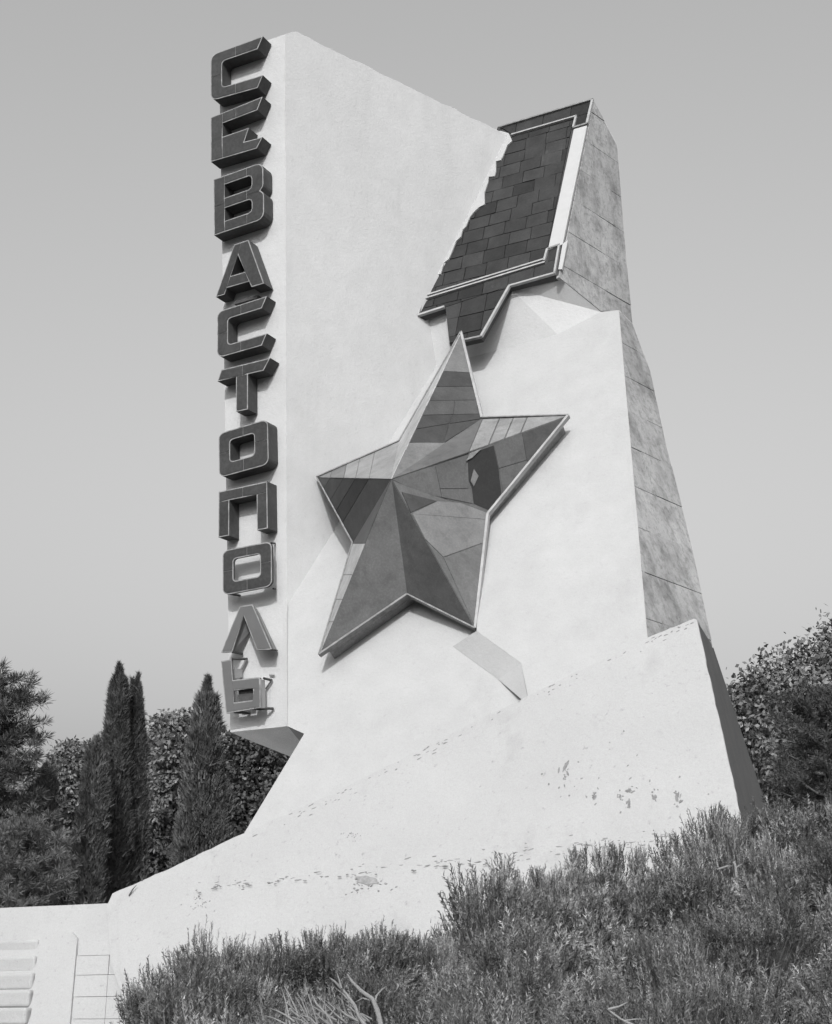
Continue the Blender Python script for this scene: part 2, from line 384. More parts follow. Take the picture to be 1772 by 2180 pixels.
# ================================================================== RIBBON
rib = empty('medal_ribbon', 'dark tiled medal ribbon panel with a white stripe, high above the star', 'ribbon')
FR = Frame(on(1040, 450, RIB), R, RIB[1])
def r2(u, v): return FR.to2(on(u, v, RIB))
def R3(u, v, h=0): return on(u, v, RIB, h)
back = [(1060, 270), (1264, 215), (1190, 586), (1085, 611), (1025, 719), (958, 734), (949, 656), (892, 676), (906, 640), (925, 590)]
MB().prism([R3(u, v, -.01) for u, v in back], -RIB[1]*.10).build('backing_board', ST[1], rib)
field = [(1095, 291), (1221, 256), (1166, 533), (1160, 557), (902, 636), (905, 590), (1010, 420)]
foot = [(897, 645), (1165, 562), (1170, 533), (1192, 524), (1181, 584), (1085, 610), (1025, 717), (958, 732), (949, 655), (892, 673)]
def tiles(px, dx, dy, x_off, y_off, name='tile', mat=TILE, h0=.012, parent=None, stag=True, fr=FR, to2=r2, gap=.012):
    poly = [to2(u, v) for u, v in px]
    if area2(poly) < 0: poly = poly[::-1]
    xs = [p[0] for p in poly]; ys = [p[1] for p in poly]
    y = min(ys)-dy+y_off; r = 0
    while y < max(ys):
        x = min(xs)-dx+x_off+(random.uniform(.2, .8)*dx if stag else 0)
        while x < max(xs):
            c = clip_box(poly, x, x+dx, y, y+dy)
            if len(c) >= 3 and abs(area2(c)) > .004:
                c = inset(c, gap/2); tl = random.uniform(-.006, .006); tw = random.uniform(-.012, .012)
                cx = sum(q[0] for q in c)/len(c); cy = sum(q[1] for q in c)/len(c)
                pts = [fr.to3(q, h0+tl*(q[0]-cx)/dx*2+tw*(q[1]-cy)/dy) for q in c]
                MB().prism(pts, -fr.n*.015).build(name, mat, parent)
            x += dx
        y += dy; r += 1
tiles(field, .37, .30, .1, .2, parent=rib, gap=.010)
# foot split so that every piece is convex enough to clip
for sub in ([(897, 645), (1165, 562), (1170, 533), (1192, 524), (1181, 584), (1085, 610), (949, 655), (892, 673)], [(949, 655), (1085, 610), (1025, 717), (958, 732)]):
    tiles(sub, .42, .40, .15, .15, parent=rib)
tiles([(1067, 272), (1263, 214), (1252, 265), (1223, 273), (1228, 249), (1092, 288)], .5, .5, .3, .3, parent=rib, stag=False)
MB().prism([R3(u, v, .03) for u, v in [(1222, 275), (1250, 267), (1198, 520), (1167, 532)]], -RIB[1]*.04).build('white_stripe', STRIPE, rib)
MB().prism([R3(u, v, .02) for u, v in [(1198, 519), (1209, 511), (1197, 573), (1189, 573)]], -RIB[1]*.03).build('white_stripe', STRIPE, rib)
for p, q, wd, mt in (((1090, 290), (1229, 250), .032, TRIM), ((1228, 250), (1222, 274), .035, TRIM), ((1222, 275), (1252, 266), .04, TRIM_D), ((1263, 214), (1251, 266), .04, TRIM),
                     ((1066, 273), (1265, 214), .035, TRIM_D), ((902, 634), (1160, 555), .032, TRIM), ((899, 641), (1162, 561), .032, TRIM), ((1160, 558), (1167, 533), .035, TRIM), ((1167, 533), (1194, 524), .035, TRIM_D),
                     ((1192, 526), (1182, 585), .032, TRIM), ((1085, 612), (1184, 584), .032, TRIM), ((1086, 612), (1026, 719), .04, TRIM), ((1026, 719), (985, 728), .035, TRIM_D),
                     ((892, 674), (948, 656), .04, TRIM), ((923, 587), (892, 674), .03, TRIM)):
    MB().bar(R3(*p, .0), R3(*q, .0), wd, RIB[1], .045).build('trim_strip', mt, rib)

# ================================================================== STAR
star = empty('medal_star', 'big faceted five-pointed metal star with peeling patchwork sheets on the white wall', 'star')
z5 = lambda x, y: (x/2.8+640, y/2.8+680)
t3 = [on(*z5(960, 80), RIB, .10), on(*z5(1045, 1848), RIB, .05), on(*z5(100, 946), RIB, .30)]
SP = plane(t3[0], t3[1]-t3[0], t3[2]-t3[0])
o5 = [(960, 80), (1085, 592), (1600, 577), (1120, 1165), (1045, 1848), (640, 1645), (115, 2003), (315, 1338), (100, 946), (592, 730)]
O = [on(*z5(*p), SP) for p in o5]
apx = on(*z5(545, 955), SP, 1.0)
cen = sum(O)/10
core = MB(); inn = [cen+(p-cen)*.945 for p in O]
core.v = inn+[p-SP[1]*.30 for p in inn]+[apx-SP[1]*.03]
core.f = [[i, (i+1) % 10, 20] for i in range(10)]+[[i, 10+i, 10+(i+1) % 10, (i+1) % 10] for i in range(10)]+[list(range(10, 20))]
core.m = [0]*10+[1]*11
core.build('star_body', [ST[1], WALLSTAIN], star)
def facet(i):
    a, b = O[i], O[(i+1) % 10]; P = plane(a, b-a, apx-a); return P
def sheet(fi, pxs, tone, lift=.012, gap=.008, label=None):
    P = facet(fi); fr = Frame(apx, O[fi]-O[(fi+1) % 10], P[1])
    c = [fr.to2(on(*z5(x, y), P)) for x, y in pxs]
    c = inset(c, gap/2)
    o = MB().prism([fr.to3(q, lift+random.uniform(0, .003)) for q in c], -fr.n*.014).build('metal_sheet', ST[tone], star)
    if label: o['label'] = label
    return o
for i_, tn in enumerate((2, 3, 3, 3, 2, 3, 2, 1, 4, 4)): sheet(i_, [o5[i_], o5[(i_+1) % 10], (545, 955)], tn, lift=.003)
def lerp(p, q, t): return (p[0]+(q[0]-p[0])*t, p[1]+(q[1]-p[1])*t)
ap = (545, 955); T, iTR, Rt, iR, LR, iB, LL, iL, Lt, iTL = o5
# top arm, right facet
sheet(0, [T, (848, 300)if 0 else lerp(T, ap, .265), lerp(T, iTR, .47)], 4, label='pale sheet at the tip of the top arm')
rows = [.265, .365, .475, .58, .685, .745]; rr = [.47, .62, .78, .93, 1.0, 1.0]
def tp(t): return lerp(T, ap, t)
ts = [(tp(.265), tp(.36), (1045, 405), lerp(T, iTR, .47)), (tp(.36), tp(.465), (1062, 490), (1040, 398))]
sheet(0, [tp(.265), tp(.37), lerp(T, iTR, .63), lerp(T, iTR, .47)], 1)
sheet(0, [tp(.37), tp(.465), lerp(T, iTR, .79), lerp(T, iTR, .63)], 2)
m0 = lerp(tp(.465), lerp(T, iTR, .79), .52); m1 = lerp(tp(.565), lerp(T, iTR, .95), .52)
sheet(0, [tp(.465), tp(.565), m1, m0], 2); sheet(0, [m0, m1, lerp(T, iTR, .95), lerp(T, iTR, .79)], 2)
n0 = lerp(tp(.66), iTR, .5)
sheet(0, [tp(.565), tp(.66), n0, m1], 1); sheet(0, [m1, n0, (1085, 595), lerp(T, iTR, .95)], 1)
sheet(0, [tp(.66), tp(.752), (850, 742), n0], 1); sheet(0, [n0, (850, 742), (930, 690), (1075, 600)], 1)
sheet(0, [tp(.752), ap, (830, 762), (862, 738)], 4, label='pale sheet near the centre')
sheet(0, [(830, 762), (640, 890), (1070, 605), (1060, 608), (862, 738)], 4)
# right arm, upper facet
sheet(1, [iTR, (640, 890), ap, (1005, 795), (1030, 735)], 3)
cuts = [0, .20, .36, .52, 1]
up = lambda t: lerp((1085, 600), Rt, t); dn = lambda t: lerp((1003, 795), Rt, t)
for k in range(4):
    q = [up(cuts[k]), up(cuts[k+1]), dn(cuts[k+1]), dn(cuts[k])]
    if k == 3: q = [up(cuts[k]), Rt, dn(cuts[k])]
    sheet(1, q, 5, gap=.02)
# right arm, lower facet (patchwork, the dark of one opening painted as a black sheet)
sheet(2, [Rt, (1320, 680), (1345, 840), (1365, 855)], 2)
sheet(2, [(1320, 680), (1150, 750), (1180, 890), (1345, 840)], 3)
sheet(2, [(1345, 840), (1180, 890), (1205, 1050), (1365, 858)], 3)
sheet(2, [(1150, 750), (1080, 775), (995, 840), (1000, 960), (1020, 1010), (1030, 1100), (1120, 1140), (1200, 1060), (1180, 890)], 0, lift=.008, label='black sheet painting the dark of an opening where sheets are missing')
sheet(2, [(1075, 770), (1005, 797), (985, 845), (1020, 828)], 5, lift=.03)
sheet(2, [(1030, 890), (1010, 965), (1030, 1000), (1060, 935)], 4, lift=.02)
sheet(2, [(1000, 805), (800, 872), (830, 1010), (1000, 1010), (975, 890)], 3)
sheet(2, [(800, 872), ap, (700, 1040), (840, 1062), (830, 1010)], 3)
sheet(2, [(830, 1010), (840, 1062), (1030, 1100), (1010, 1010)], 3)
# lower right arm, right facet
sheet(3, [(600, 1030), (810, 1085), (655, 1155)], 1)
sheet(3, [(815, 1085), (1025, 1100), (1120, 1165), (1100, 1195), (665, 1160)], 4)
sheet(3, [(665, 1160), (1115, 1195), (1098, 1330), (850, 1420), (740, 1310)], 4)
sheet(3, [(850, 1422), (1098, 1332), (1045, 1848)], 3)
# lower right arm, left facet / lower left arm
sheet(4, [LR, iB, ap], 2, gap=.012)
sheet(5, [iB, LL, ap], 3, gap=.012)
for k, (a, b) in enumerate(((0, .3), (.3, .5), (.5, .72), (.72, 1))):
    q = [lerp(LL, iL, a), lerp(LL, iL, b), lerp(LL, ap, b*.635), lerp(LL, ap, a*.635)] if a else [LL, lerp(LL, iL, b), lerp(LL, ap, b*.635)]
    sheet(6, q, 6)
sheet(6, [iL, ap, lerp(LL, ap, .635)], 2)
# left arm
for k, (a, b) in enumerate(((0, .18), (.18, .36), (.36, .52), (.52, .7), (.7, 1))):
    lo = lambda t: lerp(Lt, iL, t); hi = lambda t: lerp(Lt, ap, t)
    q = [hi(a), hi(b), lo(b), lo(a)] if a else [Lt, hi(b), lo(b)]
    sheet(7, q, (2, 1, 1, 0, 1)[k])
    lo = lambda t: lerp(Lt, iTL, t)
    q = [hi(a), hi(b), lo(b), lo(a)] if a else [Lt, hi(b), lo(b)]
    sheet(8, q, 4 if k < 2 else 5)
# top arm, left sliver
for a, b in ((0, .5), (.5, .8), (.8, 1)):
    q = [lerp(T, ap, a), lerp(T, ap, b), lerp(T, iTL, b), lerp(T, iTL, a)] if a else [T, lerp(T, ap, b), lerp(T, iTL, b)]
    sheet(9, q, 6)
for i, wd, mt in ((0, .035, TRIM), (1, .02, TRIM_D), (2, .034, TRIM), (3, .034, TRIM), (4, .02, TRIM_D), (5, .03, TRIM_D), (6, .02, TRIM_D), (7, .02, TRIM_D), (8, .022, TRIM_D), (9, .022, TRIM_D)):
    MB().bar(O[i]-SP[1]*.03, O[(i+1) % 10]-SP[1]*.03, wd, SP[1], .07).build('edge_trim', mt, star)
WN = STW[1]
for i in (2, 3):                                   # rails bolted to the wall under the overhanging edges
    dlt = on(*z5(o5[i][0]+38, o5[i][1]+42), STW); dl2 = on(*z5(o5[(i+1) % 10][0]+38, o5[(i+1) % 10][1]+ (42 if i != 3 else 20)), STW)
    dlt, dl2 = dlt+(dl2-dlt)*.13, dl2+(dlt-dl2)*.04
    MB().bar(dlt, dl2, .035, WN, .05).build('wall_rail', TRIM if i != 5 else TRIM_D, star)

# ================================================================== LETTERS
DEP = .27
LF = shift(LET, DEP)
z1 = lambda x, y: (x/4.19+430, y/4.19+50)
z2 = lambda x, y: (x/3.957+430, y/3.957+480)
z3 = lambda x, y: (x/3.68+430, y/3.68+980)
def arc(cx, cy, rx, ry, a0, a1, k=4): return [(cx+rx*cos(radians(a0+(a1-a0)*i/k)), cy+ry*sin(radians(a0+(a1-a0)*i/k))) for i in range(k+1)]
r_ = .13; q_ = .07
def g_C(sx=.22, sy=.22):
    return [[(.48, 1-sy), (.9, 1-sy), (1, 1), (.48, 1)],
            arc(r_, 1-r_, r_, r_, 180, 90)+[(.48, 1), (.48, 1-sy)]+arc(sx+q_, 1-sy-q_, q_, q_, 90, 180)+[(sx, .5), (0, .5)],
            [(0, .5), (sx, .5)]+arc(sx+q_, sy+q_, q_, q_, 180, 270)+[(.48, sy), (.48, 0)]+arc(r_, r_, r_, r_, 270, 180),
            [(.48, 0), (.9, 0), (1, sy), (.48, sy)]]
def g_E():
    return [[(0, 0), (.23, 0), (.23, .47), (.23, .77), (.23, 1), (0, 1)], [(.23, .77), (.49, .77), (.49, 1), (.23, 1)], [(.49, .77), (.9, .77), (1, 1), (.49, 1)],
            [(.23, 0), (.89, 0), (1, .19), (.65, .21), (.74, .47), (.23, .47)]]
def g_V():
    return [[(0, 0), (.22, 0), (.22, .19), (.22, .42), (.22, .5), (0, .5)], [(0, .5), (.22, .5), (.22, .6), (.22, .84), (.22, 1), (0, 1)],
            [(.22, .84), (.66, .84), (.66, 1), (.22, 1)], [(.22, 0), (.66, 0), (.66, .19), (.22, .19)],
            [(.22, .42), (.66, .42), (.66, .6), (.22, .6), (.22, .5)],
            [(.66, .84)]+arc(.70, .77, .06, .07, 90, 0, 2)+arc(.70, .67, .06, .07, 0, -90, 2)+[(.66, .6), (.66, .51), (.93, .51)]+arc(.86, .61, .13, .1, -40, 0, 2)+arc(.85, .87, .14, .13, 0, 90, 3)+[(.66, 1)],
            [(.66, .51), (.66, .42)]+arc(.70, .35, .06, .07, 90, 0, 2)+arc(.70, .26, .06, .07, 0, -90, 2)+[(.66, .19), (.66, 0)]+arc(.86, .12, .14, .12, -90, 0, 3)+arc(.87, .41, .13, .1, 0, 40, 2)+[(.93, .51)]]
def g_A():
    return [[(0, 0), (.18, 0), (.227, .127), (.31, .353), (.46, .76), (.53, 1), (.386, 1)], [(.742, 0), (1, 0), (.68, 1), (.53, 1), (.46, .76), (.611, .353), (.695, .127)],
            [(.227, .127), (.695, .127), (.611, .353), (.31, .353)]]
def g_T():
    return [[(0, .763), (.357, .763), (.48, .763), (.48, 1), (.075, 1)], [(.48, .763), (.582, .763), (.876, .763), (1, 1), (.48, 1)], [(.357, 0), (.582, 0), (.582, .763), (.48, .763), (.357, .763)]]
def g_O(x0=.23, x1=.72, y0=.285, y1=.775):
    c = q_
    return [arc(r_, 1-r_, r_, r_, 180, 90)+[(.5, 1), (.5, y1)]+arc(x0+c, y1-c, c, c, 90, 180)+[(x0, .52), (0, .52)],
            [(.5, 1)]+arc(1-r_, 1-r_, r_, r_, 90, 0)+[(1, .55), (x1, .55)]+arc(x1-c, y1-c, c, c, 0, 90)+[(.5, y1)],
            [(1, .55)]+arc(1-r_, r_, r_, r_, 0, -90)+[(.5, 0), (.5, y0)]+arc(x1-c, y0+c, c, c, -90, 0)+[(x1, .55)],
            [(0, .52), (x0, .52)]+arc(x0+c, y0+c, c, c, 180, 270)+[(.5, y0), (.5, 0)]+arc(r_, r_, r_, r_, 270, 180)]
def g_P():
    return [[(0, 0), (.22, 0), (.22, .765), (0, .765)], [(0, .765), (.22, .765), (.5, .765), (.5, 1), (0, 1)], [(.5, .765), (.785, .765), (1, .765), (1, 1), (.5, 1)], [(.785, 0), (1, 0), (1, .765), (.785, .765)]]
def g_Lm():
    return [[(0, 0), (.225, 0), (.45, .77), (.5, 1), (.375, 1)], [(.71, 0), (1, 0), (.625, 1), (.5, 1), (.45, .77)]]
FL = Frame(on(520, 800, LF), R, LET[1])
def quad_map(zf, q):
    c = [FL.to2(on(*zf(*p), LF)) for p in q]          # TL TR BR BL
    def f(p):
        x, y = p; t = [c[0][k]*(1-x)+c[1][k]*x for k in (0, 1)]; b = [c[3][k]*(1-x)+c[2][k]*x for k in (0, 1)]
        return (b[0]*(1-y)+t[0]*y, b[1]*(1-y)+t[1]*y)
    return f
def shared(a, b, others):
    mx, my = (a[0]+b[0])/2, (a[1]+b[1])/2
    for o in others:
        for i in range(len(o)):
            c, d = o[i], o[(i+1) % len(o)]; l2 = (d[0]-c[0])**2+(d[1]-c[1])**2
            if l2 < 1e-9: continue
            t = ((mx-c[0])*(d[0]-c[0])+(my-c[1])*(d[1]-c[1]))/l2
            if -.001 < t < 1.001 and hypot(c[0]+t*(d[0]-c[0])-mx, c[1]+t*(d[1]-c[1])-my) < .013: return True
    return False
GRP = 'metal letters of the vertical sign'
def letter(label, pieces, face=L_FACE, side=L_SIDE, depth=DEP-.015, edge=.017, stand=0.0, seam=.004):
    o = empty('sign_letter', label, 'letter', GRP)
    cs = MB()
    clean = []
    for p in pieces:
        q = []
        for pt in p:
            if not q or hypot(pt[0]-q[-1][0], pt[1]-q[-1][1]) > .004: q.append(pt)
        if hypot(q[0][0]-q[-1][0], q[0][1]-q[-1][1]) < .004: q.pop()
        clean.append(q if area2(q) > 0 else q[::-1])
    for k, p in enumerate(clean):
        oth = clean[:k]+clean[k+1:]
        sh = [shared(p[i], p[(i+1) % len(p)], oth) for i in range(len(p))]
        cs.prism([FL.to3(q, stand) for q in p], -FL.n*depth, 0, 1, skip=[i for i, s in enumerate(sh) if s])
        ins = inset(p, [seam if s else edge for s in sh])
        MB().prism([FL.to3(q, stand+.006) for q in ins], -FL.n*.008).build('face_panel', face, o)
    cs.build('letter_case', [L_EDGE, side], o)
    return o
def glyph(zf, quad, pcs): f = quad_map(zf, quad); return [[f(p) for p in q] for q in pcs]
letter('dark metal letter С at the very top of the sign', glyph(z1, [(80, 283), (545, 113), (545, 560), (80, 690)], g_C()))
letter('dark metal letter Е, second from the top, with its lower notch closed', glyph(z1, [(80, 840), (542, 652), (542, 1098), (80, 1234)], g_E()))
letter('dark metal letter В with two framed counters', glyph(z1, [(105, 1392), (552, 1232), (556, 1740), (110, 1890)], g_V()))
letter('dark metal letter А with a wide crossbar', glyph(z2, [(118, 212), (525, 77), (525, 488), (118, 602)], g_A()))
letter('dark metal letter С between the А and the Т', glyph(z2, [(130, 728), (548, 595), (548, 998), (130, 1117)], g_C()))
letter('dark metal letter Т with slanted bar ends', glyph(z2, [(132, 1224), (576, 1115), (576, 1509), (132, 1602)], g_T()))
letter('dark rounded metal letter О between the Т and the П', glyph(z2, [(142, 1752), (556, 1628), (564, 2010), (146, 2125)], g_O()))
letter('dark metal letter П with two square legs', glyph(z3, [(133, 246), (512, 164), (517, 532), (130, 604)], g_P()))
o2 = letter('rounded metal letter О that has lost its side sheets', glyph(z3, [(163, 708), (548, 632), (550, 985), (165, 1058)], g_O(.22, .765, .27, .77)), depth=.045)
lm = letter('faded grey metal letter Л', glyph(z3, [(150, 1165), (550, 1105), (550, 1480), (150, 1506)], g_Lm()), L_PALE, L_PALE, depth=.05, seam=-.002)
bz = lambda P: [FL.to2(on(*z3(*p), LF)) for p in P]
soft = letter('faded tilted letter Ь at the foot of the sign, its frame bare', [bz([(150, 1572), (232, 1560), (242, 1722), (250, 1803), (252, 1897), (254, 1972), (190, 1982)]),
        bz([(242, 1722), (440, 1698), (455, 1702), (458, 1790), (405, 1785), (250, 1803)]), bz([(405, 1785), (458, 1790), (460, 1938), (400, 1948), (400, 1878)]), bz([(252, 1897), (400, 1878), (400, 1948), (254, 1972)])], L_PALE, L_PALE, depth=.04, seam=-.002)
def strut(parent, pts, rad, mat, zf=z3):
    MB().tube([on(*zf(x, y), LET, d) for x, y, d in pts], [rad]*len(pts), 5).build('frame_bar', mat, parent)
# bare frames of the damaged letters
strut(soft, [(240, 1556, .27), (355, 1556, .03)], .018, L_SIDE); strut(soft, [(350, 1560, .05), (305, 1650, .06), (310, 1720, .05)], .018, TRIM_D)
MB().prism([on(*z3(x, y), LET, d) for x, y, d in ((246, 1640, .20), (312, 1640, .06), (315, 1706, .06), (246, 1718, .20))], V(0, 0, .01)-L*.01).build('side_sheet', L_PSIDE, soft)
MB().prism([on(*z3(x, y), LET, d) for x, y, d in ((462, 1712, .26), (495, 1725, .12), (500, 1940, .12), (464, 1942, .26))], -R*.012).build('side_sheet', STRIPE, soft)
strut(soft, [(485, 1708, .2), (548, 1722, .03)], .018, L_SIDE); strut(soft, [(548, 1722, .05), (500, 1790, .05)], .012, TRIM_D)
strut(soft, [(410, 1948, .27), (560, 1945, .03)], .02, L_SIDE); strut(soft, [(255, 1972, .25), (375, 1980, .02)], .02, L_SIDE); strut(soft, [(530, 1682, .03), (570, 1684, .03)], .01, TRIM_D)
strut(lm, [(240, 1500, .26), (318, 1515, .03)], .018, L_SIDE); strut(lm, [(545, 1482, .26), (590, 1490, .03)], .014, L_SIDE)
MB().prism([on(*z3(x, y), LET, d) for x, y, d in ((330, 1225, .22), (380, 1345, .04), (312, 1500, .04), (242, 1495, .24))], -R*.01).build('side_sheet', L_PSIDE, lm)
MB().prism([on(*z3(x, y), LET, d) for x, y, d in ((410, 1130, .24), (455, 1200, .06), (592, 1490, .06), (552, 1478, .24))], -R*.01).build('side_sheet', L_PSIDE, lm)
MB().prism([on(*z3(x, y), LET, .20) for x, y in ((285, 1795), (400, 1780), (402, 1885), (290, 1900))], -LET[1]*.01).build('side_sheet', L_SIDE, soft)
for p in (((545, 650, .24), (572, 650, .02)), ((222, 1046, .24), (300, 1060, .02)), ((560, 1005, .2), (575, 1010, .02))): strut(o2, p, .016, L_SIDE)
# grime plates on the wall round the letters (fixing plates left on the face)
pl_ = MB()
for zf, x, y, d in ((z2, 275, 660, .0), (z2, 465, 590, .0)):
    pass
MB().prism([on(*z2(x, y), LET, .12) for x, y in ((272, 665), (290, 640), (470, 583), (462, 612))], -LET[1]*.1).build('fixing_plate', L_SIDE, mon)

# ================================================================== LOW WALL, STAIRS
lw = empty('low_wall', 'low white wall running out of the frame left of the monument base', 'wall')
WP = plane(on(228, 1925, BASE, -.012), L, UPZ*cos(radians(19))+nh*-sin(radians(19)))
MB().prism([on(u, v, WP) for u, v in ((-330, 1946), (0, 1933), (232, 1923), (250, 2060), (300, 2260), (-330, 2330))], -nh*.4*1.0).build('wall_face', PLASTER_B, lw)
# stairs: risers .19 m, treads .3 m; the flight comes towards the viewer
st = empty('staircase', 'worn white concrete steps at the lower left corner', 'stairs')
nf = unit(V(nh[0], nh[1], 0))
sp0 = on(86, 2000, WP)+nf*.02
for k in range(7):
    top = sp0[2]-.195*k; fwd = .02+(.02+.195*.3443)*k
    p = V(sp0[0], sp0[1], top)+nf*fwd+R*.27*.195*k
    pts = [p, p+L*2.6, p+L*2.6+V(0, 0, -.192), p+V(0, 0, -.192)]
    b_ = MB().prism(pts, -nf*(.35+fwd))
    st_o = b_.build('step', PLASTER_B, st)
    bv = st_o.modifiers.new('bevel', 'BEVEL'); bv.width = .035; bv.segments = 3
pr = empty('stair_pier', 'white plastered pier with a worn round top between the steps and the stone wall', 'pier')
pp = on(88, 1998, WP); pq = on(168, 1998, WP); wdt = np.linalg.norm((pq-pp)[:2])
pts2 = [(0, -1.8), (wdt, -1.8), (wdt, -.02), (wdt*.85, .06), (wdt*.5, .09), (wdt*.12, .06), (0, -.06)]
MB().prism([pp+R*(x-y*.27)+V(0, 0, y)+nf*(.035-y*.3443) for x, y in pts2], -nf*.34).build('pier_shaft', PLASTER_B, pr)
bwl = empty('stone_wall', 'white painted block wall beside the pier, half hidden by the shrubs', 'wall')
b0 = on(173, 2006, WP)+nf*.05
xs = [0, .47, 1.05, 1.7]; ys = [0, -.16, -.38, -.62, -.86, -1.1, -1.4]
for i in range(3):
    for j in range(6):
        x0, x1 = xs[i]+.003, xs[i+1]-.003; d0 = -.085*i/1.0
        if j % 2 and i: x0 += .0
        q = b0+R*x0+nf*random.uniform(-.008, .008)
        t0, t1 = ys[j]-.0025, ys[j+1]+.0025
        sl0, sl1 = (-.1*x0, -.1*x1) if j == 0 else (0, 0)
        dn = lambda z: V(0, 0, z)-nf*z*.3443-R*z*.27
        MB().prism([q+dn(t0+sl0), q+R*(x1-x0)+dn(t0+sl1), q+R*(x1-x0)+dn(t1), q+dn(t1)], -nf*.35).build('block', PLASTER_B, bwl)

pv = on(228, 1925, WP); BOUNCE = rough_mat('pale_bounce_slab', .45, [(1.2, .3, .7, .85, 1.08, None), (20, .5, .75, 1, .85, None)], .95, .4, 15)
pa = V(pv[0], pv[1], 3.12)-nf*.3
o_ = MB().prism([pa+L*14, pa-L*3, pa-L*3-nf*9, pa+L*14-nf*9], V(0, 0, -.12)).build('bounce_slab', BOUNCE); o_['kind'] = 'structure'  # unseen slab added to bounce light onto the tall slab's underside

# ================================================================== FOLIAGE
def quads_obj(name, Q, mat, parent=None, tone=None):
    Q = np.asarray(Q, np.float32); nq = len(Q); k = Q.shape[1]
    me = bpy.data.meshes.new(name)
    me.vertices.add(nq*k); me.vertices.foreach_set('co', Q.reshape(-1))
    me.loops.add(nq*k); me.loops.foreach_set('vertex_index', np.arange(nq*k, dtype=np.int32))
    me.polygons.add(nq); me.polygons.foreach_set('loop_start', np.arange(0, nq*k, k, dtype=np.int32))
    me.update(calc_edges=True)
    if tone is not None: me.attributes.new('tone', 'FLOAT', 'FACE').data.foreach_set('value', np.asarray(tone, np.float32))
    o = bpy.data.objects.new(name, me); return link(o, parent, mat)
def nrm(a): return a/np.maximum(np.linalg.norm(a, axis=1, keepdims=True), 1e-9)
def leaves(P, D, ln, wd, mid=.45):
    """diamond leaves at P pointing along D"""
    n = len(P); D = nrm(D); Rr = nrm(np.cross(D, RNG.normal(size=(n, 3))))
    ln = np.broadcast_to(ln, n)[:, None]; wd = np.broadcast_to(wd, n)[:, None]
    m = P+D*ln*mid
    return np.stack([P, m-Rr*wd/2, P+D*ln, m+Rr*wd/2], 1)

def needles_(P, D, ln, wd):
    n = len(P); D = nrm(D); Rr = nrm(np.cross(D, RNG.normal(size=(n, 3))))
    ln = np.broadcast_to(ln, n)[:, None]; wd = np.broadcast_to(wd, n)[:, None]
    return np.stack([P-Rr*wd/2, P+Rr*wd/2, P+D*ln], 1)
def cypress(label, u, vt, vb, D, wpx, mat=LF_CYP, lean=0.0, n=9000, sharp=.55, name='cypress_tree'):
    top = at_y(u, vt, D); bot = at_y(u, vb, D); bot = V(top[0], D, bot[2]); H = top[2]-bot[2]; Rm = wpx/2*D*1.06/FOC
    root = empty(name, label, 'tree'); root.location = bot
    # many upright plumes, each a slim flame of sprays, packed round the axis
    npl = 90; Q = []
    for k in range(npl):
        t0 = RNG.random()**1.1*.86; a = RNG.random()*2*pi
        env = Rm*min(1, (1-t0)**sharp*1.05)*min(1, .75+t0*1.4)
        r0 = env*RNG.uniform(.30, 1.0); hl = H*RNG.uniform(.10, .22)*(1 if t0 < .6 else .8)
        if k < 9: t0, r0, hl = .70+.025*k, Rm*.03, H*(.30-.025*k)*(1, .93, .97, .9, .95, .88, .8, .75, .7)[k]
        m_ = n//npl*3
        s = RNG.random(m_)**.8; pr = max(.05, env*RNG.uniform(.16, .30)) if k >= 9 else Rm*.13
        ph = RNG.random(m_)*2*pi; rad = pr*np.sqrt(RNG.random(m_))*np.minimum(1, (1-s)*1.3+.02)
        ax = V(cos(a), sin(a), 0)
        z = t0*H+s*hl
        P = np.stack([np.cos(ph)*rad, np.sin(ph)*rad, z], 1)+ax*(r0*(1-.35*s))[:, None]+np.outer(z, V(lean, 0, 0))
        outw = np.stack([np.cos(ph), np.sin(ph), np.zeros(m_)], 1)
        d = outw*.55+ax*.25+V(0, 0, 1.0)+RNG.normal(size=(m_, 3))*.38
        Q.append(needles_(P, d, RNG.uniform(.05, .14, m_), RNG.uniform(.012, .027, m_)))
    z = RNG.random(n)**.9*H*.9; a = RNG.random(n)*2*pi; rr = Rm*np.minimum(1, (1-z/H)**sharp)*RNG.uniform(.1, .8, n)
    Q.append(needles_(np.stack([np.cos(a)*rr+lean*z, np.sin(a)*rr, z], 1), np.stack([np.cos(a)*.4, np.sin(a)*.4, np.ones(n)], 1)+RNG.normal(size=(n, 3))*.3, RNG.uniform(.08, .17, n), .035))
    quads_obj('crown', np.concatenate(Q), mat, root)
    MB().tube([(0, 0, -.6), (lean*H*.4, 0, H*.4), (lean*H*.85, 0, H*.85)], [.13, .09, .02]).build('trunk', BARK, root, True)
    return root
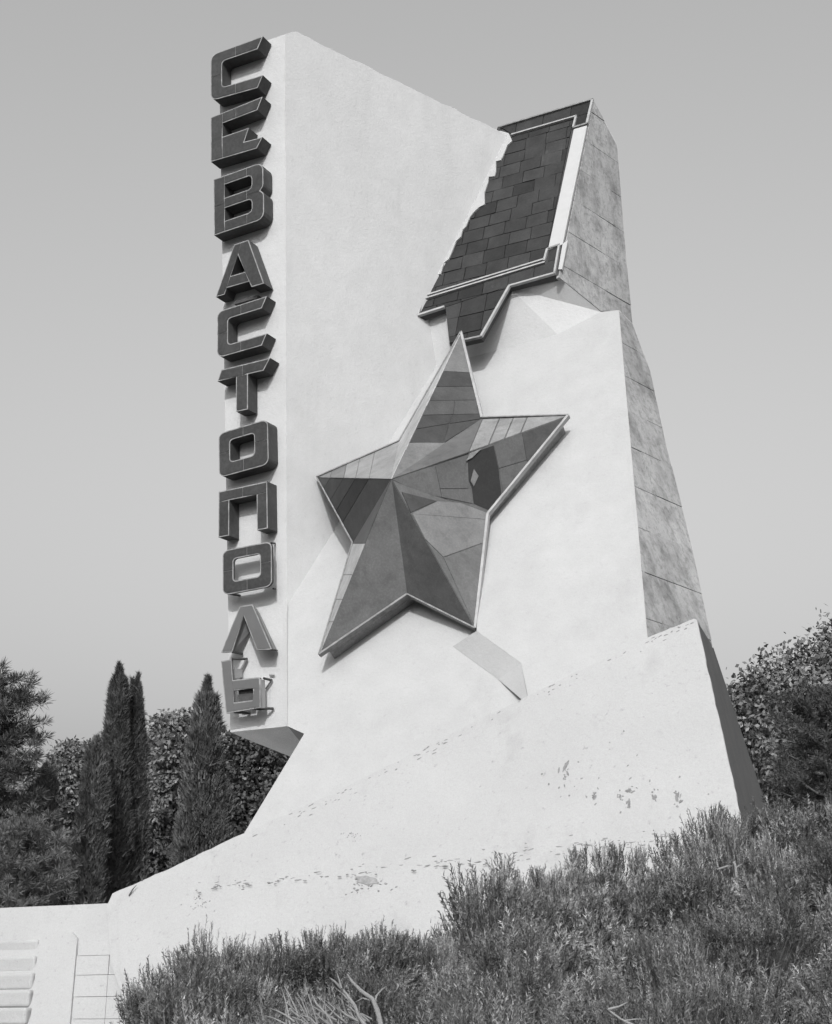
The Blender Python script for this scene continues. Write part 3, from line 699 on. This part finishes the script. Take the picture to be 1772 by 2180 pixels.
def broadleaf(label, u, vt, vb, D, wpx, mat=LF_BROAD, n=15000, leaf=.13, nclump=34, name='broadleaf_tree', hfrac=1.0):
    top = at_y(u, vt, D); bot = at_y(u, vb, D); H = top[2]-bot[2]; Rm = wpx/2*D*1.06/FOC
    root = empty(name, label, 'tree'); root.location = (top[0], D, bot[2])
    C, Rc = [], []
    mbt = MB(); mbt.tube([(0, 0, -1), (.05, .02, H*.25), (-.05, .05, H*.55), (0.02, 0, H*.8)], [.14, .10, .06, .02])
    for k in range(nclump):
        z = H*RNG.uniform(.08, .93); f = sqrt(max(.06, 1-((z/H-.42)/.60)**2)); a = RNG.random()*2*pi; r = Rm*f*RNG.uniform(.15, .82)
        c = V(cos(a)*r, sin(a)*r, z); C.append(c); Rc.append(min(Rm*RNG.uniform(.24, .44), 1.0))
        mbt.tube([(0, 0, max(.1, z*.6)), tuple(c*V(.5, .5, .86)), tuple(c)], [.022, .016, .006], 4)
    C = np.array(C); Rc = np.array(Rc)
    idx = RNG.choice(nclump, n, p=Rc**2/np.sum(Rc**2)); dv = nrm(RNG.normal(size=(n, 3)))
    rr = Rc[idx]*(RNG.random(n)**.45)*(1+.35*RNG.random(n)**4)
    P = C[idx]+dv*rr[:, None]*V(1, 1, .85)
    d = dv*.5+RNG.normal(size=(n, 3))*.6+V(0, 0, -.25)
    quads_obj('crown', leaves(P, d, RNG.uniform(.7, 1.25, n)*leaf, RNG.uniform(.5, .75, n)*leaf, .5), mat, root)
    mbt.build('trunk', BARK, root, True)
    return root
def conifer(label, u, vt, vb, D, wpx, mat=LF_PINE, nl=46, tufts=9, name='pine_tree', needle=.16, taper=.75, per=46, droop=.15, wneed=.016):
    top = at_y(u, vt, D); bot = at_y(u, vb, D); H = top[2]-bot[2]; Rm = wpx/2*D*1.06/FOC
    root = empty(name, label, 'tree'); root.location = (top[0], D, bot[2])
    mbt = MB(); mbt.tube([(0, 0, -1), (.03, 0, H*.4), (0, .02, H*.97)], [.17, .11, .02])
    P, Dd = [], []
    for k in range(nl):
        t = (k+RNG.random())/nl; z = H*(.06+.9*t); a = k*2.4+RNG.normal()*.3; ln = Rm*max(.1, (1-t)**taper)*RNG.uniform(.7, 1.08)
        dirh = V(cos(a), sin(a), 0); p0 = V(0, 0, z); p1 = p0+dirh*ln*.55+V(0, 0, ln*(.12-droop)); p2 = p0+dirh*ln+V(0, 0, ln*(.28-droop))
        mbt.tube([p0, p1, p2], [.04, .025, .008], 4)
        for j in range(tufts):
            s = .25+.75*(j+RNG.random())/tufts
            q = (p0*(1-s)**2+2*p1*s*(1-s)+p2*s*s)+RNG.normal(size=3)*.12*(.4+s)*V(1, 1, .6)
            m_ = per
            base = nrm(RNG.normal(size=(m_, 3))+dirh*.5+V(0, 0, .75))
            P.append(np.repeat(q[None], m_, 0)+base*.03+np.outer(RNG.random(m_)*.14, unit(dirh+V(0, 0, .5)))); Dd.append(base)
    P = np.concatenate(P); Dd = np.concatenate(Dd)
    quads_obj('crown', leaves(P, Dd, RNG.uniform(.7, 1.15, len(P))*needle, wneed, .5), mat, root)
    mbt.build('trunk', BARK, root, True)
    return root

cypress('tallest slender cypress, left of the monument', 262, 1412, 1960, 27, 114, LF_CYP_D, -.012, 19000, .55)
cypress('dark cypress pressed against the right of the tallest cypress', 298, 1444, 1960, 27.6, 116, LF_CYP_D, -.010, 17000, .72)
cypress('shorter cypress just left of the tallest cypress', 208, 1568, 1960, 25.5, 94, LF_CYP, 0, 12000, .45)
cypress('stubby cypress between the pine and the cypress group', 102, 1636, 1960, 25, 108, LF_CYP, 0, 10000, .5)
cypress('bushy cypress beside the lowest sign letter', 444, 1440, 1900, 26, 142, LF_CYP, 0, 16000, .45)
broadleaf('sunlit broadleaf tree behind the shorter cypresses', 150, 1575, 1960, 33, 200, n=34000, leaf=.115, nclump=70)
broadleaf('sunlit broadleaf tree between the two groups of cypress', 372, 1505, 1960, 32, 190, n=34000, leaf=.115, nclump=70)
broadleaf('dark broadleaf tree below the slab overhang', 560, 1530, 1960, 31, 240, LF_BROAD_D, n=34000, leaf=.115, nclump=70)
conifer('long-needled pine cut off by the left edge of the frame', -50, 1445, 2010, 23, 360, LF_PINE, 92, 15, 'pine_tree', .15, .22, 66, -.10, .012)
conifer('low feathery juniper at the left edge behind the low wall', 50, 1770, 1990, 22, 210, LF_JUN, 46, 10, 'juniper_bush', .10, .35, 60, -.45, .010)
broadleaf('big broadleaf tree at the right edge of the frame', 1775, 1335, 1830, 26, 440, LF_BROAD, 40000, .105, 62)
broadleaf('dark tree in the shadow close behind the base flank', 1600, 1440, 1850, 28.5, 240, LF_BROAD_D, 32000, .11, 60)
conifer('feathery cedar in front of the big tree at the right edge', 1745, 1470, 1830, 22.5, 290, LF_PINE, 64, 12, 'cedar_tree', .10, .4, 60, .06, .010)
broadleaf('small leafy tree showing low behind the left wall', 20, 1670, 1960, 29, 200, LF_BROAD, 12000, .11, 26)

# ---- shrubs on the bank
def shrub_quads(ntuft, per, rad, h, needles, nl, nw, sw):
    """brooms of bushy shoots fanning out of a low woody base; every shoot is a thick brush of short needles"""
    Q = []; T = []
    for k in range(ntuft):
        z = 1-(k+.5)/ntuft*.80; a = k*2.399+RNG.normal()*.3; rr = sqrt(1-z*z)
        tipc = V(cos(a)*rr*rad, sin(a)*rr*rad, z*h)*RNG.uniform(.78, 1.08)
        b0 = tipc*RNG.uniform(.25, .45)*V(1, 1, .7)
        n = int(per*RNG.uniform(.7, 1.3)); ln = np.linalg.norm(tipc-b0)
        spread = np.clip(RNG.normal(size=(n, 3)), -1.7, 1.7)*rad*.115*V(1, 1, .55)
        tip = tipc+spread+V(0, 0, 1)*RNG.uniform(-.05, .05, (n, 1))
        base = b0+spread*.35
        d = tip-base; L0 = np.linalg.norm(d, axis=1)
        lf_len = np.minimum(RNG.uniform(.055, .125, n)*(rad/.62), L0*.8)          # leafy end of each shoot
        keep = RNG.random(n) < .72; tip = np.where(keep[:, None], tip, base+d*RNG.uniform(.72, .95, (n, 1)))
        tn = np.clip(np.exp(RNG.normal(size=n)*.42)*RNG.uniform(.55, 1.35), .3, 2.3)
        dd = nrm(d+(V(0, 0, .25)+RNG.normal(size=(n, 3))*.15)*L0[:, None]+spread*1.3); m0 = tip-dd*lf_len[:, None]
        for q in range(1):
            lf = leaves(m0, dd+RNG.normal(size=(n, 3))*.05, lf_len*.95, sw*RNG.uniform(.34, .5, n), .72)
            Q += [lf[:, [0, 1, 2]], lf[:, [0, 2, 3]]]; T += [tn*.8, tn*.8]
        I = np.repeat(np.arange(n), needles)
        s = np.tile(np.linspace(0, .97, needles), n)+RNG.normal(size=n*needles)*.02
        axd = dd[I]; pos = m0[I]+axd*(s*lf_len[I])[:, None]
        ld = nrm(axd+nrm(np.cross(axd, RNG.normal(size=(n*needles, 3))))*1.25)
        Q.append(needles_(pos, ld, nl*RNG.uniform(.75, 1.25, n*needles)*(1.1-.25*s), nw)); T.append(tn[I])
        sd_ = nrm(np.cross(d, RNG.normal(size=(n, 3))))*nw*.5
        Q.append(np.stack([base-sd_, base+sd_, m0], 1)); T.append(np.full(n, .7))
    return np.concatenate(Q), np.concatenate(T)
near = [shrub_quads(28, 66, .60, .66, 15, .020, .0052, .014) for k in range(4)]
midv = [shrub_quads(25, 62, .66, .74, 13, .027, .0074, .018) for k in range(4)]
farv = [shrub_quads(22, 56, .76, .86, 11, .038, .0108, .026) for k in range(4)]
def put(Q, loc, rz, s, sz):
    c, s_ = cos(rz), sin(rz); m_ = np.array([[c, -s_, 0], [s_, c, 0], [0, 0, 1]])
    return (Q@m_.T)*np.array([s, s, sz])+loc
ground_pts = [(x_, y_, .5) for x_ in (-7, -6, -5, -4.2, -3.4) for y_ in (7, 9, 11, 13, 15, 16.5)] + [(-2.8, 13, .9), (-2.6, 11, 1.0), (0, 0, 0), (-2, 0, 0), (2, 0, 0), (0, -6, -.4), (0, 1.2, .1), (-2.2, 4, .5), (-9, 10, .6), (-8, 21, 2.9), (0, 24, 3.0), (7, 22, 3.0), (-12, 30, 2.7), (0, 40, 2.8), (14, 30, 2.9), (-1.2, 15.5, 1.9), (1, 15, 2.4), (3, 14.5, 3.1), (6, 14, 3.2)]
mass = []; tones = []
def shrub_at(u, vt, D, kind, hs=1.0, s=1.0):
    q = {'n': near, 'm': midv, 'f': farv}[kind][RNG.integers(4)]
    hh = {'n': .68, 'm': .76, 'f': .88}[kind]*hs+.03
    top = at_y(u, vt, D); loc = V(top[0], D, top[2]-hh)
    ground_pts.append((loc[0], D, loc[2]+.02))
    return q, loc, RNG.random()*6.28, s, hs
named = [('round shrub at the left end of the bank beside the block wall', 372, 2015, 7.6, 'm', 1, .62), ('shrub standing up against the white base, left of the bank', 455, 1972, 8.2, 'm', 1.0, .6),
         ('shrub at the dip in the shrub line under the base', 720, 1965, 8.6, 'm', 1, .9), ('tall spiky shrub rising at the step in the shrub line', 1065, 1838, 10.2, 'f', 1.15, .75),
         ('upright shrub before the middle of the white base', 1255, 1806, 11.4, 'f', 1.1, .6), ('small pointed shrub right of the two upright ones', 1320, 1802, 11.6, 'f', 1.0, .55),
         ('dense shrub at the right foot of the white base', 1455, 1772, 12.2, 'f', 1.05, .75), ('pointed shrub overlapping the lower right corner of the base', 1512, 1722, 12.6, 'f', 1.2, .6),
         ('shrub below the dark flank of the base', 1600, 1700, 12.8, 'f', 1.05, .85), ('shrub before the cedar at the right edge', 1700, 1692, 12.4, 'f', 1.1, .9)]
for lab, u, vt, D, kd, hs, s in named:
    q, loc, rz, s, hs = shrub_at(u, vt, D, kd, hs, s)
    root = empty('heath_shrub', lab, 'shrub', 'shrubs along the top of the bank'); root.location = loc
    quads_obj('foliage', put(q[0], V(0, 0, 0), rz, s, hs), LF_SHRUB, root, q[1])
    mbt = MB()
    for k in range(7):
        a = k*.9+rz; mbt.tube([(0, 0, -.15), (cos(a)*.12*s, sin(a)*.12*s, .2*hs), (cos(a)*.36*s, sin(a)*.36*s, .5*hs)], [.018, .012, .005], 4)
    mbt.build('stems', BARK, root)
rest = [(505, 2000, 8.3, 'm'), (570, 1992, 8.3, 'm'), (690, 1972, 8.6, 'm'), (755, 1975, 8.6, 'm'), (825, 1962, 8.9, 'm'), (895, 1972, 9.0, 'm'), (955, 1985, 9.0, 'm'), (1160, 1846, 10.5, 'f'), (1095, 1845, 10.2, 'f'), (1225, 1862, 10.9, 'f'), (1290, 1850, 11.3, 'f'), (1420, 1838, 11.6, 'f'), (1545, 1742, 12.4, 'f'), (1480, 1800, 11.8, 'f'), (470, 1990, 8.3, 'm'), (540, 2003, 8.3, 'm'), (600, 1992, 8.5, 'm'), (660, 1985, 8.6, 'm'), (790, 1968, 8.8, 'm'), (860, 1960, 9.0, 'm'), (925, 1980, 9.0, 'm'), (1035, 1872, 9.8, 'f'),
        (1130, 1862, 10.4, 'f'), (1195, 1848, 10.8, 'f'), (1390, 1850, 11.4, 'f'), (1350, 1858, 11.2, 'f'), (1660, 1705, 12.8, 'f'), (1760, 1690, 12.4, 'f'), (1820, 1680, 12.0, 'f'), (1555, 1760, 12.0, 'f'), (1640, 1775, 11.4, 'f'), (1730, 1765, 11.0, 'f'), (1810, 1745, 10.6, 'f')]
n_edge = len(rest)
TB = np.array([(12.0, 1850, 1765, 1420, 1830), (10.0, 1905, 1830, 1080, 1850), (8.8, 1970, 1860, 960, 1860), (7.4, 2050, 1915, 520, 1880), (6.4, 2090, 1955, 500, 1900), (5.5, 2115, 1995, 520, 1930), (4.7, 2150, 2035, 560, 1960), (4.0, 2180, 2080, 600, 2000), (3.3, 2230, 2135, 660, 2050)])[::-1]
placed = []
for k in range(4000):                                 # scattered, never closer than a shrub's own width
    D = RNG.uniform(3.2, 11.8)
    if RNG.random() > D/11.8: continue
    v0, v1, u0, u1 = (np.interp(D, TB[:, 0], TB[:, c]) for c in (1, 2, 3, 4))
    t = RNG.random(); u = u0+(u1-u0)*t; x = (u-886)/FOC*D
    if any(hypot(x-a, D-b) < .62+.045*D*.55 for a, b in placed): continue
    placed.append((x, D)); rest.append((u, v0+(v1-v0)*t+RNG.uniform(-34, 60), D, 'n' if D < 5.6 else 'm' if D < 9.3 else 'f'))
rest += [(425, 2085, 6.9, 'm'), (455, 2140, 5.9, 'm'), (505, 2178, 5.0, 'n')]
for u, vt, D, kd in rest:
    edge_ = D > 8 and (u, vt, D, kd) in rest[:n_edge]
    hs = random.uniform(.6, .95) if edge_ else random.uniform(.75, 1.15); q, loc, rz, s, hs = shrub_at(u, vt, D, kd, hs, random.uniform(.40, .62) if edge_ else random.uniform(.62, .85))
    mass.append(put(q[0], loc, rz, s, hs)); tones.append(q[1]*random.uniform(.72, 1.28))
sm = quads_obj('shrub_mass', np.concatenate(mass), LF_SHRUB, None, np.concatenate(tones))
tag(sm, 'dense grey mass of heath-like shrubs covering the foreground bank', 'shrubs', None, 'stuff')

# dead branches
def dead(label, pts, rad, D):
    b = MB()
    for path, r0 in pts:
        p3 = [at_y(u, v, D+dd) for u, v, dd in path]
        b.tube(p3, list(np.linspace(r0*.5, r0*.2, len(p3))), 6)
    return tag(b.build('dead_branch', DEADWOOD, None, True), label, 'branch')
z3b = lambda x, y, d=0: (x/2.893+600, y/2.893+1750, d)
dead('bleached forked dead branch sticking out of the shrubs at bottom centre', [([z3b(620, 1290), z3b(590, 1160, .02), z3b(560, 1090, .03), z3b(490, 1040, .05), z3b(435, 985, .08), z3b(405, 940, .1)], .012),
      ([z3b(575, 1120, .03), z3b(585, 1070, .03), z3b(620, 1030, .05), z3b(680, 990, .1)], .006), ([z3b(560, 1100, .03), z3b(500, 1085, .05), z3b(455, 1110, .05)], .005)], 0, 2.9)
dead('crooked pale dead branch left of the forked one', [([z3b(545, 1290, -.05), z3b(480, 1210), z3b(450, 1130), z3b(390, 1050, .03), z3b(330, 985, .08), z3b(295, 960, .1)], .009), ([z3b(370, 1030, .03), z3b(350, 960, .06), z3b(340, 930, .08)], .005),
      ([z3b(500, 1240), z3b(400, 1190), z3b(330, 1130, .05)], .006)], 0, 2.85)
dead('thin dead twigs spreading at the bottom left of the shrubs', [([z3b(330, 1290), z3b(290, 1200), z3b(215, 1120, .03), z3b(185, 1060, .05)], .006), ([z3b(250, 1290), z3b(180, 1210), z3b(100, 1180, .05)], .005), ([z3b(290, 1200), z3b(330, 1150), z3b(270, 1100, .03)], .004), ([z3b(200, 1280), z3b(120, 1220), z3b(60, 1200)], .004)], 0, 2.85)
z4b = lambda x, y, d=0: (x/2.791+1150, y/2.791+1600, d)
dead('small bleached dead twig at the bottom right of centre', [([z4b(560, 1630), z4b(480, 1590), z4b(400, 1530), ], .007), ([z4b(405, 1532), z4b(470, 1515), z4b(520, 1490)], .006), ([z4b(500, 1600), z4b(560, 1590), z4b(630, 1590)], .004)], 0, 3.1)
dead('short pale dead stump among the shrubs below the base corner', [([z4b(1170, 750), z4b(1162, 690), z4b(1155, 655)], .03), ([z4b(1165, 690), z4b(1200, 668)], .015), ([z4b(1060, 700), z4b(1110, 682), z4b(1140, 680)], .02)], 0, 10.8)
tg = MB()
for k in range(34):
    u0_, v0_ = random.uniform(610, 800), 2195+random.uniform(-30, 10); a_ = radians(random.uniform(95, 150)); ln_ = random.uniform(40, 95); cv = random.uniform(-.4, .4)
    pts = [at_y(u0_+cos(a_+cv*t)*ln_*t, v0_-sin(a_+cv*t)*ln_*t, 2.95+random.uniform(-.02, .02)+.06*t) for t in (0, .35, .7, 1)]
    tg.tube(pts, [.0026, .0022, .0016, .0008], 4)
tag(tg.build('dead_branch', DEADWOOD, None, True), 'tangle of fine dry twigs along the bottom edge below the dead branches', 'twigs')
tw = MB(); tw.tube([on(275, 1907, BASE, .01), on(283, 1893, BASE, .04), on(291, 1884, BASE, .05)], [.01, .008, .003], 5); tw.tube([on(303, 1875, BASE, .01), on(300, 1866, BASE, .03), on(303, 1858, BASE, .05)], [.006, .005, .002], 5)
tag(tw.build('fallen_twig', BARK), 'thin dark twig lying on the left end of the white base', 'twig')

# ================================================================== GROUND
gp = np.array(ground_pts, float)
def gz(X, Y):
    d2 = (X[:, None]-gp[None, :, 0])**2+(Y[:, None]-gp[None, :, 1])**2+.05
    ww = d2**-2.0
    return (ww*gp[None, :, 2]).sum(1)/ww.sum(1)
gx = np.concatenate([[-1500, -400, -120, -50, -25], np.linspace(-14, 14, 85), [25, 50, 120, 400, 1500]])
gy = np.concatenate([[-600, -100, -30, -12], np.linspace(-5, 34, 118), [45, 60, 120, 400, 2500]])
XX, YY = np.meshgrid(gx, gy); Z = gz(XX.ravel(), YY.ravel())
nx_, ny_ = len(gx), len(gy)
mesh_obj('ground', np.stack([XX.ravel(), YY.ravel(), Z], 1), [[j*nx_+i, j*nx_+i+1, (j+1)*nx_+i+1, (j+1)*nx_+i] for j in range(ny_-1) for i in range(nx_-1)], SOIL, None, None, True)['kind'] = 'structure'
